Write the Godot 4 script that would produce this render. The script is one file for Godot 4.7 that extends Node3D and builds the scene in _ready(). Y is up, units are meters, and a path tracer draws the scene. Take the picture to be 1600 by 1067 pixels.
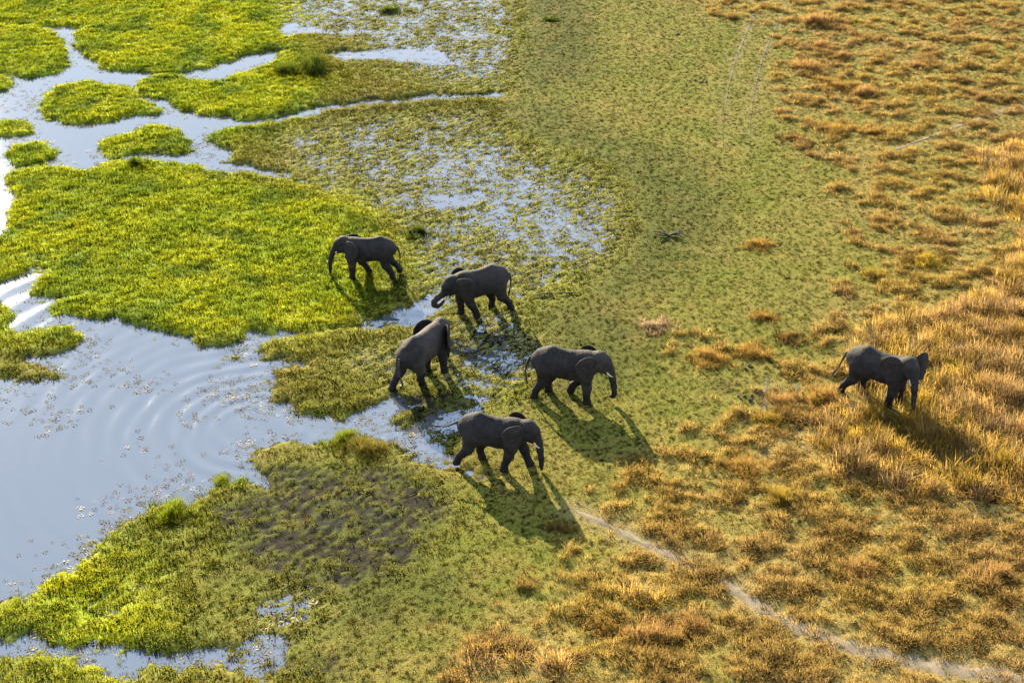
extends Node3D
# A floodplain seen from the air: marsh islands and channels on the left, short lawn in the middle, golden grass on the right, six elephants.

const CAM_HEIGHT := 39.0
const PITCH := deg_to_rad(30.0)
const FOCAL := 2480.0
const SUN_AZIMUTH := deg_to_rad(21.0)
const SUN_HEIGHT := deg_to_rad(24.0)

# ---------------------------------------------------------------- layout grid (metres on the ground)
const GX0 := -52.0
const GZ0 := -130.0
const GS := 0.25
const GW := 416
const GH := 384
var land := PackedFloat32Array()
var wet := PackedFloat32Array()
var gold := PackedFloat32Array()
var tall := PackedFloat32Array()
var mud := PackedFloat32Array()
var lush := PackedFloat32Array()
var bare := PackedFloat32Array()
var owner_of := PackedInt32Array()

# terrain heights on their own finer grid
const TS := 0.2
const TW := 521
const TH := 481
var heights := PackedFloat32Array()

var rng := RandomNumberGenerator.new()
var noise_big := FastNoiseLite.new()
var noise_mid := FastNoiseLite.new()
var noise_small := FastNoiseLite.new()
var noise_fine := FastNoiseLite.new()
var used := {}


func _ready() -> void:
	rng.seed = 71
	# ---- camera
	var cam := Camera3D.new()
	cam.name = "camera"
	cam.position = Vector3(0, CAM_HEIGHT, 0)
	cam.rotation = Vector3(-PITCH, 0, 0)
	cam.fov = rad_to_deg(2.0 * atan(533.5 / FOCAL))
	cam.near = 0.5
	cam.far = 9000.0
	add_child(cam)
	cam.current = true
	# ---- sky
	var sky_look := ProceduralSkyMaterial.new()
	sky_look.sky_top_color = Color(0.52, 0.58, 0.66)
	sky_look.sky_horizon_color = Color(0.82, 0.84, 0.86)
	sky_look.sky_curve = 0.18
	sky_look.sky_energy_multiplier = 1.0
	sky_look.ground_bottom_color = Color(0.25, 0.24, 0.16)
	sky_look.ground_horizon_color = Color(0.62, 0.62, 0.56)
	sky_look.sun_angle_max = 8.0
	sky_look.sun_curve = 0.12
	var sky := Sky.new()
	sky.sky_material = sky_look
	var env := Environment.new()
	env.background_mode = Environment.BG_SKY
	env.sky = sky
	env.background_energy_multiplier = 0.95
	env.tonemap_mode = Environment.TONE_MAPPER_LINEAR
	env.tonemap_exposure = 4.75
	env.sdfgi_enabled = true
	env.ssao_enabled = true
	env.ssil_enabled = true
	var around := WorldEnvironment.new()
	around.name = "surroundings"
	around.environment = env
	add_child(around)
	# ---- sun, low behind the scene and to the left
	var sun := DirectionalLight3D.new()
	sun.name = "sun"
	sun.light_energy = 1.6
	sun.light_color = Color(1.0, 0.93, 0.80)
	sun.light_angular_distance = 0.5
	sun.shadow_enabled = true
	add_child(sun)
	var to_sun := Vector3(-sin(SUN_AZIMUTH) * cos(SUN_HEIGHT), sin(SUN_HEIGHT), -cos(SUN_AZIMUTH) * cos(SUN_HEIGHT))
	sun.look_at_from_position(Vector3.ZERO, -to_sun, Vector3.UP)

	set_noise(noise_big, 11, 1.0 / 9.0, 3)
	set_noise(noise_mid, 23, 1.0 / 2.4, 2)
	set_noise(noise_small, 37, 1.0 / 0.75, 2)
	set_noise(noise_fine, 51, 1.0 / 0.3, 1)
	lay_out()
	build_ground()
	build_water()
	build_trails()
	build_elephants()
	build_tussocks()
	build_small_things()
	build_grass()


func set_noise(n: FastNoiseLite, s: int, f: float, octaves: int) -> void:
	n.seed = s
	n.noise_type = FastNoiseLite.TYPE_SIMPLEX_SMOOTH
	n.frequency = f
	n.fractal_type = FastNoiseLite.FRACTAL_FBM
	n.fractal_octaves = octaves


func numbered(called: String) -> String:
	if not used.has(called):
		used[called] = 0
		return called
	used[called] += 1
	return "%s_%03d" % [called, used[called]]


func tag(o: Node3D, label: String, category := "", group := "", kind := "") -> void:
	o.set_meta("label", label)
	if category:
		o.set_meta("category", category)
	if group:
		o.set_meta("group", group)
	if kind:
		o.set_meta("kind", kind)


# the ground point that a direction of the survey photograph (1600 by 1067) meets
func ground(u: float, v: float) -> Vector3:
	var rx := (u - 800.0) / FOCAL
	var ry := (533.5 - v) / FOCAL
	var dy := ry * cos(PITCH) - sin(PITCH)
	var dz := -cos(PITCH) - ry * sin(PITCH)
	var t := CAM_HEIGHT / -dy
	return Vector3(rx * t, 0, dz * t)


func in_view(x: float, z: float, margin: float) -> bool:
	var y := -CAM_HEIGHT
	var depth := -(y * sin(PITCH) + z * cos(PITCH))
	var up := y * cos(PITCH) - z * sin(PITCH)
	depth = -z * cos(PITCH) + CAM_HEIGHT * sin(PITCH)
	up = -CAM_HEIGHT * cos(PITCH) - z * sin(PITCH)
	var u := x / depth * FOCAL
	var v := up / depth * FOCAL
	return absf(u) < 800.0 + margin and v < 533.5 + margin and v > -533.5 - margin


# ---------------------------------------------------------------- layout layers
func empty() -> PackedFloat32Array:
	var a := PackedFloat32Array()
	a.resize(GW * GH)
	return a


func fill(layer: PackedFloat32Array, outline: Array, value: float, mark := -1) -> PackedFloat32Array:
	var p := PackedVector2Array()
	for i in range(0, outline.size(), 2):
		var w := ground(outline[i], outline[i + 1])
		p.append(Vector2((w.x - GX0) / GS, (w.z - GZ0) / GS))
	var low := 1e9
	var high := -1e9
	for q in p:
		low = minf(low, q.y)
		high = maxf(high, q.y)
	for j in range(maxi(0, int(low)), mini(GH, int(high) + 2)):
		var xs := []
		for i in p.size():
			var a := p[i]
			var b := p[(i + 1) % p.size()]
			if (a.y <= j) != (b.y <= j):
				xs.append(a.x + (j - a.y) / (b.y - a.y) * (b.x - a.x))
		xs.sort()
		for k in range(0, xs.size() - 1, 2):
			for i in range(maxi(0, ceili(xs[k])), mini(GW, floori(xs[k + 1]) + 1)):
				layer[j * GW + i] = maxf(layer[j * GW + i], value)
				if mark >= 0:
					owner_of[j * GW + i] = mark
	return layer


func stroke(layer: PackedFloat32Array, line: Array, wide: float, value: float) -> PackedFloat32Array:
	var pts := PackedVector3Array()
	for i in range(0, line.size(), 2):
		pts.append(ground(line[i], line[i + 1]))
	var reach := ceili(wide / GS)
	for k in pts.size() - 1:
		var steps := maxi(1, int(pts[k].distance_to(pts[k + 1]) / (GS * 0.5)))
		for s in steps + 1:
			var w := pts[k].lerp(pts[k + 1], float(s) / steps)
			var ci := roundi((w.x - GX0) / GS)
			var cj := roundi((w.z - GZ0) / GS)
			for j in range(cj - reach, cj + reach + 1):
				for i in range(ci - reach, ci + reach + 1):
					if i >= 0 and j >= 0 and i < GW and j < GH:
						var d := Vector2(i * GS + GX0 - w.x, j * GS + GZ0 - w.z).length()
						if d < wide:
							layer[j * GW + i] = maxf(layer[j * GW + i], value)
	return layer


func blur(a: PackedFloat32Array, r: int, times := 2) -> PackedFloat32Array:
	for t in times:
		var b := empty()
		for j in GH:
			var sum := 0.0
			var row := j * GW
			for i in range(-r, r + 1):
				sum += a[row + clampi(i, 0, GW - 1)]
			for i in GW:
				b[row + i] = sum / (2 * r + 1)
				sum += a[row + mini(i + r + 1, GW - 1)] - a[row + maxi(i - r, 0)]
		var c := empty()
		for i in GW:
			var sum := 0.0
			for j in range(-r, r + 1):
				sum += b[clampi(j, 0, GH - 1) * GW + i]
			for j in GH:
				c[j * GW + i] = sum / (2 * r + 1)
				sum += b[mini(j + r + 1, GH - 1) * GW + i] - b[maxi(j - r, 0) * GW + i]
		a = c
	return a


func look(layer: PackedFloat32Array, x: float, z: float) -> float:
	var fx := clampf((x - GX0) / GS, 0.0, GW - 1.001)
	var fz := clampf((z - GZ0) / GS, 0.0, GH - 1.001)
	var i := int(fx)
	var j := int(fz)
	fx -= i
	fz -= j
	var at := j * GW + i
	return lerpf(lerpf(layer[at], layer[at + 1], fx), lerpf(layer[at + GW], layer[at + GW + 1], fx), fz)


func height_at(x: float, z: float) -> float:
	var fx := clampf((x - GX0) / TS, 0.0, TW - 1.001)
	var fz := clampf((z - GZ0) / TS, 0.0, TH - 1.001)
	var i := int(fx)
	var j := int(fz)
	fx -= i
	fz -= j
	var at := j * TW + i
	return lerpf(lerpf(heights[at], heights[at + 1], fx), lerpf(heights[at + TW], heights[at + TW + 1], fx), fz)


var islands := []      # [outline, label]
var stands := []       # tussock spots: place, size, colour


func lay_out() -> void:
	land = empty()
	owner_of.resize(GW * GH)
	owner_of.fill(-1)
	islands = [
		[[-80, -90, 470, -90, 480, 10, 440, 40, 440, 58, 500, 50, 560, 48, 618, 55, 622, 78, 560, 82, 470, 80, 415, 80, 363, 93, 319, 108, 261, 117, 205, 114, 160, 107, 135, 88, 113, 66, 118, 50, 135, 43, 80, 40, 40, 37, -80, 42],
			"broad green marsh grass bank along the far upper left shore"],
		[[-60, 44, 20, 42, 62, 42, 80, 50, 100, 70, 105, 95, 95, 112, 45, 124, 15, 115, -60, 110], "rounded bright green grass island in the upper left corner channel"],
		[[-60, 112, 5, 118, 16, 132, 12, 142, -60, 148], "small green grass tip at the left edge below the corner island"],
		[[60, 181, 59, 168, 76, 143, 105, 132, 137, 128, 170, 135, 204, 137, 207, 153, 240, 168, 268, 176, 198, 183, 153, 194, 105, 194], "teardrop green grass island ringed by channels in the upper left"],
		[[207, 131, 232, 121, 261, 118, 338, 130, 366, 116, 420, 102, 440, 84, 470, 74, 510, 84, 540, 96, 630, 94, 700, 100, 790, 110, 800, 140, 760, 146, 692, 146, 640, 152, 588, 157, 540, 160, 510, 163, 445, 180, 398, 187, 340, 182, 287, 176, 262, 158, 223, 151],
			"long grass island with a dark reed clump between two upper channels"],
		[[156, 223, 197, 210, 233, 196, 280, 201, 287, 217, 306, 236, 280, 240, 220, 238, 166, 250, 154, 239], "low ragged grass island above the big left island"],
		[[-60, 190, 25, 188, 50, 200, 45, 212, 10, 217, -60, 216], "small grass islet at the left edge under the teardrop island"],
		[[20, 228, 60, 220, 88, 235, 92, 250, 60, 258, 15, 256, 6, 242], "round tufty grass islet just above the big island's left corner"],
		[[322, 211, 335, 203, 381, 201, 403, 194, 477, 184, 540, 168, 600, 163, 700, 155, 780, 156, 780, 300, 600, 320, 520, 295, 445, 272, 385, 259, 353, 250, 360, 236, 330, 222], "half flooded grass tongue between upper creek and big island"],
		[[11, 274, 36, 262, 107, 260, 142, 275, 148, 264, 160, 256, 214, 249, 256, 253, 306, 260, 335, 271, 370, 270, 445, 280, 520, 300, 640, 300, 700, 330, 700, 440, 660, 470, 643, 478, 598, 497, 567, 504, 540, 512, 499, 514, 413, 519, 365, 514, 379, 524, 378, 537, 342, 547, 308, 543, 300, 530, 271, 526, 210, 511, 208, 500, 157, 499, 77, 493, 71, 479, 120, 466, 153, 460, 114, 440, 71, 424, 46, 398, 18, 395, -80, 392, -80, 378, 2, 372, 18, 330, 22, 304, 10, 296],
			"largest yellow green grass island with the grazing elephant on it"],
		[[43, 455, 60, 435, 85, 430, 110, 440, 128, 455, 110, 464, 60, 463], "small grass lobe off the big island's lower left corner"],
		[[-60, 395, 30, 398, 48, 410, 46, 424, 25, 435, -60, 447], "grass islet at the left edge beside a narrow creek"],
		[[-60, 470, 10, 480, 15, 500, 5, 512, -60, 515], "tiny grass islet cut by the left edge above the pool"],
		[[-60, 520, 40, 515, 110, 512, 130, 522, 128, 535, 70, 558, 30, 560, -60, 552], "flat dark green grass islet at the pool's upper left"],
		[[-60, 566, 20, 566, 60, 577, 100, 580, 112, 590, 90, 597, 20, 590, -60, 586], "thin low grass spit reaching into the pool from the left"],
		[[397, 546, 422, 532, 485, 523, 547, 517, 616, 507, 657, 509, 700, 490, 760, 500, 850, 540, 850, 620, 790, 630, 760, 625, 720, 620, 690, 625, 640, 620, 612, 612, 594, 632, 554, 645, 516, 657, 469, 654, 462, 642, 435, 637, 419, 624, 435, 590, 422, 577, 450, 576, 491, 582, 504, 588, 490, 572, 479, 570, 454, 561, 432, 565],
			"olive wet grass peninsula under the elephant that walks away"],
		[[340, 562, 365, 553, 390, 560, 385, 570, 350, 572], "tiny grass islet in the creek left of the olive peninsula"],
		[[322, 607, 343, 604, 350, 618, 328, 621], "lone green tuft standing in open pool water"],
		[[572, 661, 620, 644, 660, 640, 668, 655, 660, 665, 620, 668], "narrow grass islet in the muddy crossing left of the walking elephant"],
		[[660, 680, 690, 672, 715, 680, 712, 690, 680, 690], "little grass islet behind the walking elephant's tail"],
		[[675, 702, 700, 697, 722, 700, 715, 712, 690, 710], "muddy grass clump beside the walking elephant's hind leg"],
		[[350, 1021, 400, 1010, 437, 1028, 410, 1037, 370, 1030], "small grass islet in the bottom left channel"],
		[[-80, 1024, 91, 1029, 105, 1038, 150, 1042, 161, 1057, 189, 1058, 217, 1043, 315, 1044, 350, 1053, 413, 1061, 448, 1036, 500, 1000, 500, 1150, -80, 1150], "green grass bank below the bottom left channel"],
		[[-80, 950, 0, 944, 45, 939, 52, 923, 101, 898, 143, 874, 145, 856, 164, 832, 227, 807, 259, 790, 297, 795, 322, 812, 311, 786, 339, 762, 364, 750, 395, 765, 413, 772, 455, 772, 420, 757, 399, 741, 392, 723, 404, 695, 454, 689, 497, 704, 516, 686, 547, 679, 591, 689, 629, 707, 635, 717, 672, 720, 707, 732, 722, 742, 757, 752, 790, 765, 640, 900, 520, 1000, 460, 1040, 443, 996, 392, 997, 332, 1011, 276, 1021, 192, 1017, 130, 1017, 63, 994, 49, 1002, -80, 1006],
			"trampled green shore grass below the rippled pool"],
	]
	for k in islands.size():
		land = fill(land, islands[k][0], 1.0, k)
	land = fill(land, [612, 616, 700, 612, 745, 618, 746, 642, 705, 660, 668, 650, 640, 645], 0.62)
	land = fill(land, [470, -90, 1900, -90, 1900, 1250, 420, 1250, 450, 1030, 460, 960, 600, 800, 780, 765, 790, 752, 735, 727, 707, 718, 679, 704, 705, 695, 742, 660, 745, 640, 800, 628, 845, 600, 840, 545, 790, 560, 720, 545, 690, 500, 690, 470, 690, 330, 780, 300, 780, 156, 800, 140, 790, 108, 700, 98, 690, 82, 620, 78, 618, 52, 560, 46, 500, 48, 450, 40, 480, 10], 1.0)
	land = blur(blur(land, 2, 1), 1, 1)

	wet = empty()
	wet = fill(wet, [400, -90, 800, -90, 815, 60, 800, 150, 620, 95, 520, 60, 430, 50], 0.8)
	wet = fill(wet, [560, 240, 680, 190, 760, 170, 830, 220, 960, 260, 990, 330, 980, 400, 920, 440, 900, 470, 800, 480, 700, 445, 640, 430, 620, 350, 560, 330, 500, 290], 0.66)
	wet = fill(wet, [660, 240, 760, 230, 900, 300, 950, 350, 900, 420, 780, 380, 690, 310], 0.85)
	wet = fill(wet, [430, 262, 560, 250, 640, 320, 560, 330], 0.55)
	wet = fill(wet, [530, 100, 700, 100, 800, 130, 760, 145, 640, 140], 0.6)
	wet = fill(wet, [400, 210, 560, 180, 760, 165, 740, 240, 520, 280, 440, 265], 0.70)
	wet = fill(wet, [680, 505, 800, 470, 850, 540, 850, 600, 800, 625, 740, 640, 690, 600], 0.78)
	wet = fill(wet, [350, 930, 500, 915, 530, 960, 460, 985, 380, 985], 0.98)
	wet = fill(wet, [80, 960, 180, 930, 200, 985, 130, 1000], 0.98)
	wet = fill(wet, [190, 880, 270, 880, 250, 940, 180, 940], 0.75)
	wet = fill(wet, [500, 560, 640, 515, 690, 600, 600, 625], 0.66)
	wet = fill(wet, [420, 1000, 480, 1030, 440, 1060, 380, 1050], 0.6)
	wet = fill(wet, [640, 440, 700, 440, 720, 500, 640, 480], 0.75)
	wet = fill(wet, [540, 230, 700, 200, 720, 450, 640, 440, 610, 340, 560, 300], 0.74)
	wet = blur(wet, 4, 2)

	gold = empty()
	gold = fill(gold, [1230, -90, 1900, -90, 1900, 1250, 640, 1250, 690, 1010, 880, 930, 900, 830, 1010, 740, 1180, 640, 1290, 560, 1350, 460, 1330, 330, 1220, 160], 0.56)
	gold = fill(gold, [690, 1010, 880, 930, 900, 830, 1010, 740, 1180, 640, 1290, 560, 1400, 430, 1900, 300, 1900, 1250, 640, 1250], 0.78)
	gold = fill(gold, [1060, -90, 1240, -90, 1230, 20, 1150, 40, 1090, 20], 0.6)
	gold = fill(gold, [980, 540, 1040, 500, 1190, 530, 1180, 580, 1080, 580], 0.45)
	gold = fill(gold, [1310, 560, 1420, 500, 1900, 380, 1900, 1150, 1250, 1040, 1240, 700], 1.0)
	gold = fill(gold, [920, 860, 1050, 870, 1180, 930, 1240, 1010, 1120, 1030, 960, 980], 1.0)
	gold = blur(gold, 8, 2)

	tall = empty()
	tall = fill(tall, [1325, 545, 1360, 505, 1500, 490, 1560, 440, 1600, 380, 1900, 360, 1900, 820, 1560, 800, 1420, 780, 1290, 750, 1240, 690, 1280, 640, 1330, 600], 1.0)
	tall = fill(tall, [1520, 240, 1900, 180, 1900, 420, 1600, 400, 1540, 320], 0.8)
	tall = fill(tall, [930, 885, 1020, 905, 1085, 945, 1060, 990, 980, 980], 0.6)
	tall = fill(tall, [690, 1020, 850, 1020, 1000, 1040, 990, 1070, 700, 1075], 0.7)
	tall = blur(tall, 3, 2)

	mud = empty()
	mud = fill(mud, [400, 730, 520, 740, 640, 735, 700, 800, 640, 890, 560, 940, 420, 900, 330, 830, 340, 790, 440, 780], 0.85)
	mud = fill(mud, [840, 610, 905, 640, 960, 640, 900, 655, 830, 640], 0.25)
	mud = fill(mud, [605, 622, 690, 615, 750, 632, 735, 655, 690, 668, 640, 650], 1.0)
	mud = fill(mud, [680, 530, 730, 530, 740, 560, 700, 565], 0.8)
	mud = fill(mud, [440, 1030, 560, 1035, 540, 1060, 440, 1062], 0.9)
	mud = fill(mud, [1110, 598, 1160, 602, 1155, 616, 1115, 612], 0.8)
	mud = blur(mud, 2, 2)

	lush = empty()      # the bright yellow green of the islands
	lush = fill(lush, [-90, -90, 470, -90, 470, 60, 520, 160, 300, 260, 560, 320, 640, 430, 560, 515, 380, 545, -90, 545], 1.0)
	lush = fill(lush, [-90, 900, 300, 780, 330, 830, 200, 930, 350, 1000, 300, 1070, -90, 1100], 0.75)
	lush = blur(lush, 6, 2)

	bare = empty()
	for t in trails():
		bare = stroke(bare, t[0], t[1] * 0.5, t[3])
	bare = fill(bare, [1240, 985, 1330, 1000, 1420, 1022, 1560, 1045, 1700, 1062, 1700, 1075, 1500, 1066, 1380, 1045, 1270, 1010], 0.55)
	bare = blur(bare, 2, 1)


func trails() -> Array:     # [line, width, name, strength, label]
	return [
		[[885, 796, 935, 818, 1000, 850, 1060, 878, 1110, 902, 1160, 935, 1200, 960, 1250, 984, 1310, 1010, 1370, 1026, 1440, 1042, 1520, 1055, 1640, 1070], 0.8, "footpath", 1.0, "narrow pale game trail running to the lower right corner"],
		[[1215, -40, 1195, 0, 1172, 40, 1150, 95, 1138, 140, 1131, 190, 1130, 235], 0.4, "wheel_track", 0.5, "left wheel track fading down from the top edge"],
		[[1262, -40, 1240, 0, 1215, 40, 1193, 90, 1180, 140, 1173, 190, 1172, 240], 0.4, "wheel_track", 0.5, "right wheel track beside the tall rust tussocks at top"],
		[[1199, 590, 1196, 630, 1195, 680, 1200, 730], 0.35, "wheel_track", 0.6, "faint wheel track left of the elephant in tall grass"],
		[[1247, 600, 1246, 640, 1246, 700], 0.35, "wheel_track", 0.6, "faint wheel track closest to the elephant in tall grass"],
		[[1385, 243, 1440, 222, 1500, 200, 1560, 178, 1660, 150], 0.5, "footpath", 0.7, "faint trail in dry grass at the right edge"],
	]


# ---------------------------------------------------------------- terrain
func axis_points(from: float, step: float, count: int) -> PackedFloat32Array:
	var a := PackedFloat32Array()
	for d in [3500.0, 1200.0, 400.0, 140.0, 50.0, 20.0, 8.0, 3.0]:
		a.append(from - d)
	for i in count:
		a.append(from + i * step)
	var last := from + (count - 1) * step
	for d in [3.0, 8.0, 20.0, 50.0, 140.0, 400.0, 1200.0, 3500.0]:
		a.append(last + d)
	return a


# trampled mud comes in ragged patches with grass left between them
func churned(x: float, z: float) -> float:
	var m := look(mud, x, z)
	if m <= 0.01:
		return 0.0
	return m * smoothstep(-0.25, 0.3, noise_small.get_noise_2d(x * 1.3 + 20.0, z * 1.5) + 0.5 * noise_mid.get_noise_2d(x, z + 33.0) + (m - 0.6) * 0.5)


func raise(x: float, z: float) -> float:
	var wx := noise_mid.get_noise_2d(x, z) * 0.55 + noise_small.get_noise_2d(x, z) * 0.2
	var wz := noise_mid.get_noise_2d(x + 40.0, z - 70.0) * 0.55 + noise_small.get_noise_2d(x - 30.0, z) * 0.2
	var l := look(land, x + wx, z + wz)
	var w := look(wet, x + wx, z + wz)
	var m := churned(x, z)
	var y := (l - 0.5) * 0.56
	y += (noise_small.get_noise_2d(x + 60.0, z * 1.2) * 0.16 + noise_fine.get_noise_2d(x, z + 60.0) * 0.08) * exp(-pow((l - 0.45) * 3.2, 2.0))
	y = minf(y, 0.17)
	var n := noise_small.get_noise_2d(x * 0.85, z * 0.85)
	var n2 := noise_mid.get_noise_2d(x * 0.8 + 9.0, z * 0.8)
	# flooded ground stands about as high as the water, in hummocks
	y -= maxf(0.0, w - 0.12) * 0.262
	y += (n * 0.065 + n2 * 0.05 + noise_fine.get_noise_2d(x, z) * 0.115) * clampf(w * 1.6, 0.0, 1.0)
	var g := look(gold, x, z)
	var b := look(bare, x, z)
	var dry := 1.0 - clampf(w * 2.0, 0.0, 1.0)
	y += dry * (1.0 - b) * (noise_fine.get_noise_2d(x * 0.8, z) * 0.022 + n * (0.03 + 0.06 * g) + n2 * 0.08 * g) * clampf(l, 0.0, 1.0)
	y += m * (noise_fine.get_noise_2d(x * 0.9, z * 1.1) * 0.09 - 0.05)
	y -= b * 0.06
	return y


func build_ground() -> void:
	var xs := axis_points(GX0, TS, TW)
	var zs := axis_points(GZ0, TS, TH)
	var nx := xs.size()
	var nz := zs.size()
	heights.resize(TW * TH)
	var pos := PackedVector3Array()
	var col := PackedColorArray()
	var nor := PackedVector3Array()
	pos.resize(nx * nz)
	col.resize(nx * nz)
	nor.resize(nx * nz)
	for j in nz:
		for i in nx:
			var x := xs[i]
			var z := zs[j]
			var y := raise(x, z)
			if i >= 8 and j >= 8 and i < 8 + TW and j < 8 + TH:
				heights[(j - 8) * TW + i - 8] = y
			pos[j * nx + i] = Vector3(x, y, z)
			col[j * nx + i] = soil(x, z, y)
	for j in nz:
		for i in nx:
			var a := pos[j * nx + mini(i + 1, nx - 1)] - pos[j * nx + maxi(i - 1, 0)]
			var b := pos[mini(j + 1, nz - 1) * nx + i] - pos[maxi(j - 1, 0) * nx + i]
			nor[j * nx + i] = b.cross(a).normalized()
	var index := PackedInt32Array()
	index.resize((nx - 1) * (nz - 1) * 6)
	var k := 0
	for j in nz - 1:
		for i in nx - 1:
			var a := j * nx + i
			index[k] = a
			index[k + 1] = a + 1
			index[k + 2] = a + nx
			index[k + 3] = a + 1
			index[k + 4] = a + nx + 1
			index[k + 5] = a + nx
			k += 6
	var m := StandardMaterial3D.new()
	m.resource_name = "soil"
	m.vertex_color_use_as_albedo = true
	m.roughness = 0.95
	m.metallic_specular = 0.2
	m.uv1_triplanar = true
	m.uv1_world_triplanar = true
	m.uv1_scale = Vector3.ONE * 0.45
	m.albedo_texture = grain(5, 0.035, 0.62, 1.0)
	m.normal_enabled = true
	m.normal_texture = relief(6, 0.05, 6.0)
	m.normal_scale = 1.0
	var o := MeshInstance3D.new()
	o.name = "ground"
	o.mesh = as_mesh(pos, nor, col, index)
	o.material_override = m
	add_child(o)
	tag(o, "floodplain soil, wet and dark on the left, dry and pale on the right", "ground", "", "structure")


func as_mesh(pos: PackedVector3Array, nor: PackedVector3Array, col: PackedColorArray, index: PackedInt32Array) -> ArrayMesh:
	var a := []
	a.resize(Mesh.ARRAY_MAX)
	a[Mesh.ARRAY_VERTEX] = pos
	a[Mesh.ARRAY_NORMAL] = nor
	if col.size():
		a[Mesh.ARRAY_COLOR] = col
	if index.size():
		a[Mesh.ARRAY_INDEX] = index
	var mesh := ArrayMesh.new()
	mesh.add_surface_from_arrays(Mesh.PRIMITIVE_TRIANGLES, a)
	return mesh


func grain(s: int, f: float, low: float, high: float) -> NoiseTexture2D:
	var n := FastNoiseLite.new()
	n.seed = s
	n.frequency = f
	n.fractal_octaves = 4
	var t := NoiseTexture2D.new()
	t.width = 512
	t.height = 512
	t.seamless = true
	t.noise = n
	var r := Gradient.new()
	r.set_color(0, Color(low, low, low))
	r.set_color(1, Color(high, high, high))
	t.color_ramp = r
	return t


func relief(s: int, f: float, strength: float) -> NoiseTexture2D:
	var n := FastNoiseLite.new()
	n.seed = s
	n.frequency = f
	n.fractal_octaves = 4
	var t := NoiseTexture2D.new()
	t.width = 512
	t.height = 512
	t.seamless = true
	t.noise = n
	t.as_normal_map = true
	t.bump_strength = strength
	return t


const MARSH_A := Color(0.40, 0.53, 0.03)
const MARSH_B := Color(0.64, 0.70, 0.032)
const OLIVE := Color(0.43, 0.42, 0.085)
const LAWN_A := Color(0.175, 0.185, 0.026)
const LAWN_B := Color(0.225, 0.20, 0.04)
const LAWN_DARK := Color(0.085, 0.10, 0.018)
const GOLD_A := Color(0.76, 0.51, 0.14)
const GOLD_B := Color(0.73, 0.46, 0.17)
const GOLD_Y := Color(0.80, 0.53, 0.045)


func lawn_color(x: float, z: float) -> Color:
	var n := noise_big.get_noise_2d(x, z)
	var n2 := noise_mid.get_noise_2d(x * 0.7, z + 30.0)
	var c := LAWN_A.lerp(LAWN_B, clampf(0.45 + n * 0.9 + n2 * 0.5, 0.0, 1.0))
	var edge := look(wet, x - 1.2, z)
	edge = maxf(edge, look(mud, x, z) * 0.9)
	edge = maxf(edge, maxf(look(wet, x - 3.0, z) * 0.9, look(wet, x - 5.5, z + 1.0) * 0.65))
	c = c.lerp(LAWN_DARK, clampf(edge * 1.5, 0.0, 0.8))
	return c


func gold_color(x: float, z: float) -> Color:
	var n := noise_big.get_noise_2d(x * 0.8 + 50.0, z * 0.8)
	var n2 := noise_mid.get_noise_2d(x + 11.0, z)
	var c := GOLD_A.lerp(GOLD_B, clampf(0.5 + n * 1.2, 0.0, 1.0))
	c = c.lerp(GOLD_Y, clampf(n2 * 0.9 - n * 0.9, 0.0, 0.8) * look(tall, x, z))
	return c


func marsh_color(x: float, z: float) -> Color:
	var n := noise_big.get_noise_2d(x * 1.3, z * 1.3 + 90.0)
	var n2 := noise_mid.get_noise_2d(x * 0.6, z * 0.6)
	var c := MARSH_A.lerp(MARSH_B, clampf(0.5 + n * 1.1 + n2 * 0.6, 0.0, 1.0))
	c = c.lerp(Color(0.22, 0.34, 0.04), smoothstep(0.15, 0.55, noise_mid.get_noise_2d(x * 0.45 + 70.0, z * 0.45)) * 0.8)
	return OLIVE.lerp(c, clampf(look(lush, x, z) + 0.1 + n * 0.4, 0.0, 1.0))


func soil(x: float, z: float, y: float) -> Color:
	var g := clampf(look(gold, x, z) + noise_mid.get_noise_2d(x, z + 5.0) * 0.5, 0.0, 1.0)
	var c := (lawn_color(x, z) * 0.85).lerp(gold_color(x, z) * 0.5, g * 0.55)
	var lu := look(lush, x, z)
	c = c.lerp(marsh_color(x, z) * 0.55, clampf(lu + look(wet, x, z), 0.0, 1.0))
	c = c.lerp(Color(0.024, 0.021, 0.018), clampf(churned(x, z) * 1.5, 0.0, 0.95))
	c = c.lerp(Color(0.055, 0.05, 0.032), smoothstep(0.05, -0.03, y))
	c = c.lerp(Color(0.24, 0.185, 0.11), clampf(look(bare, x, z) * 0.7, 0.0, 1.0))
	return c


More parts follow.
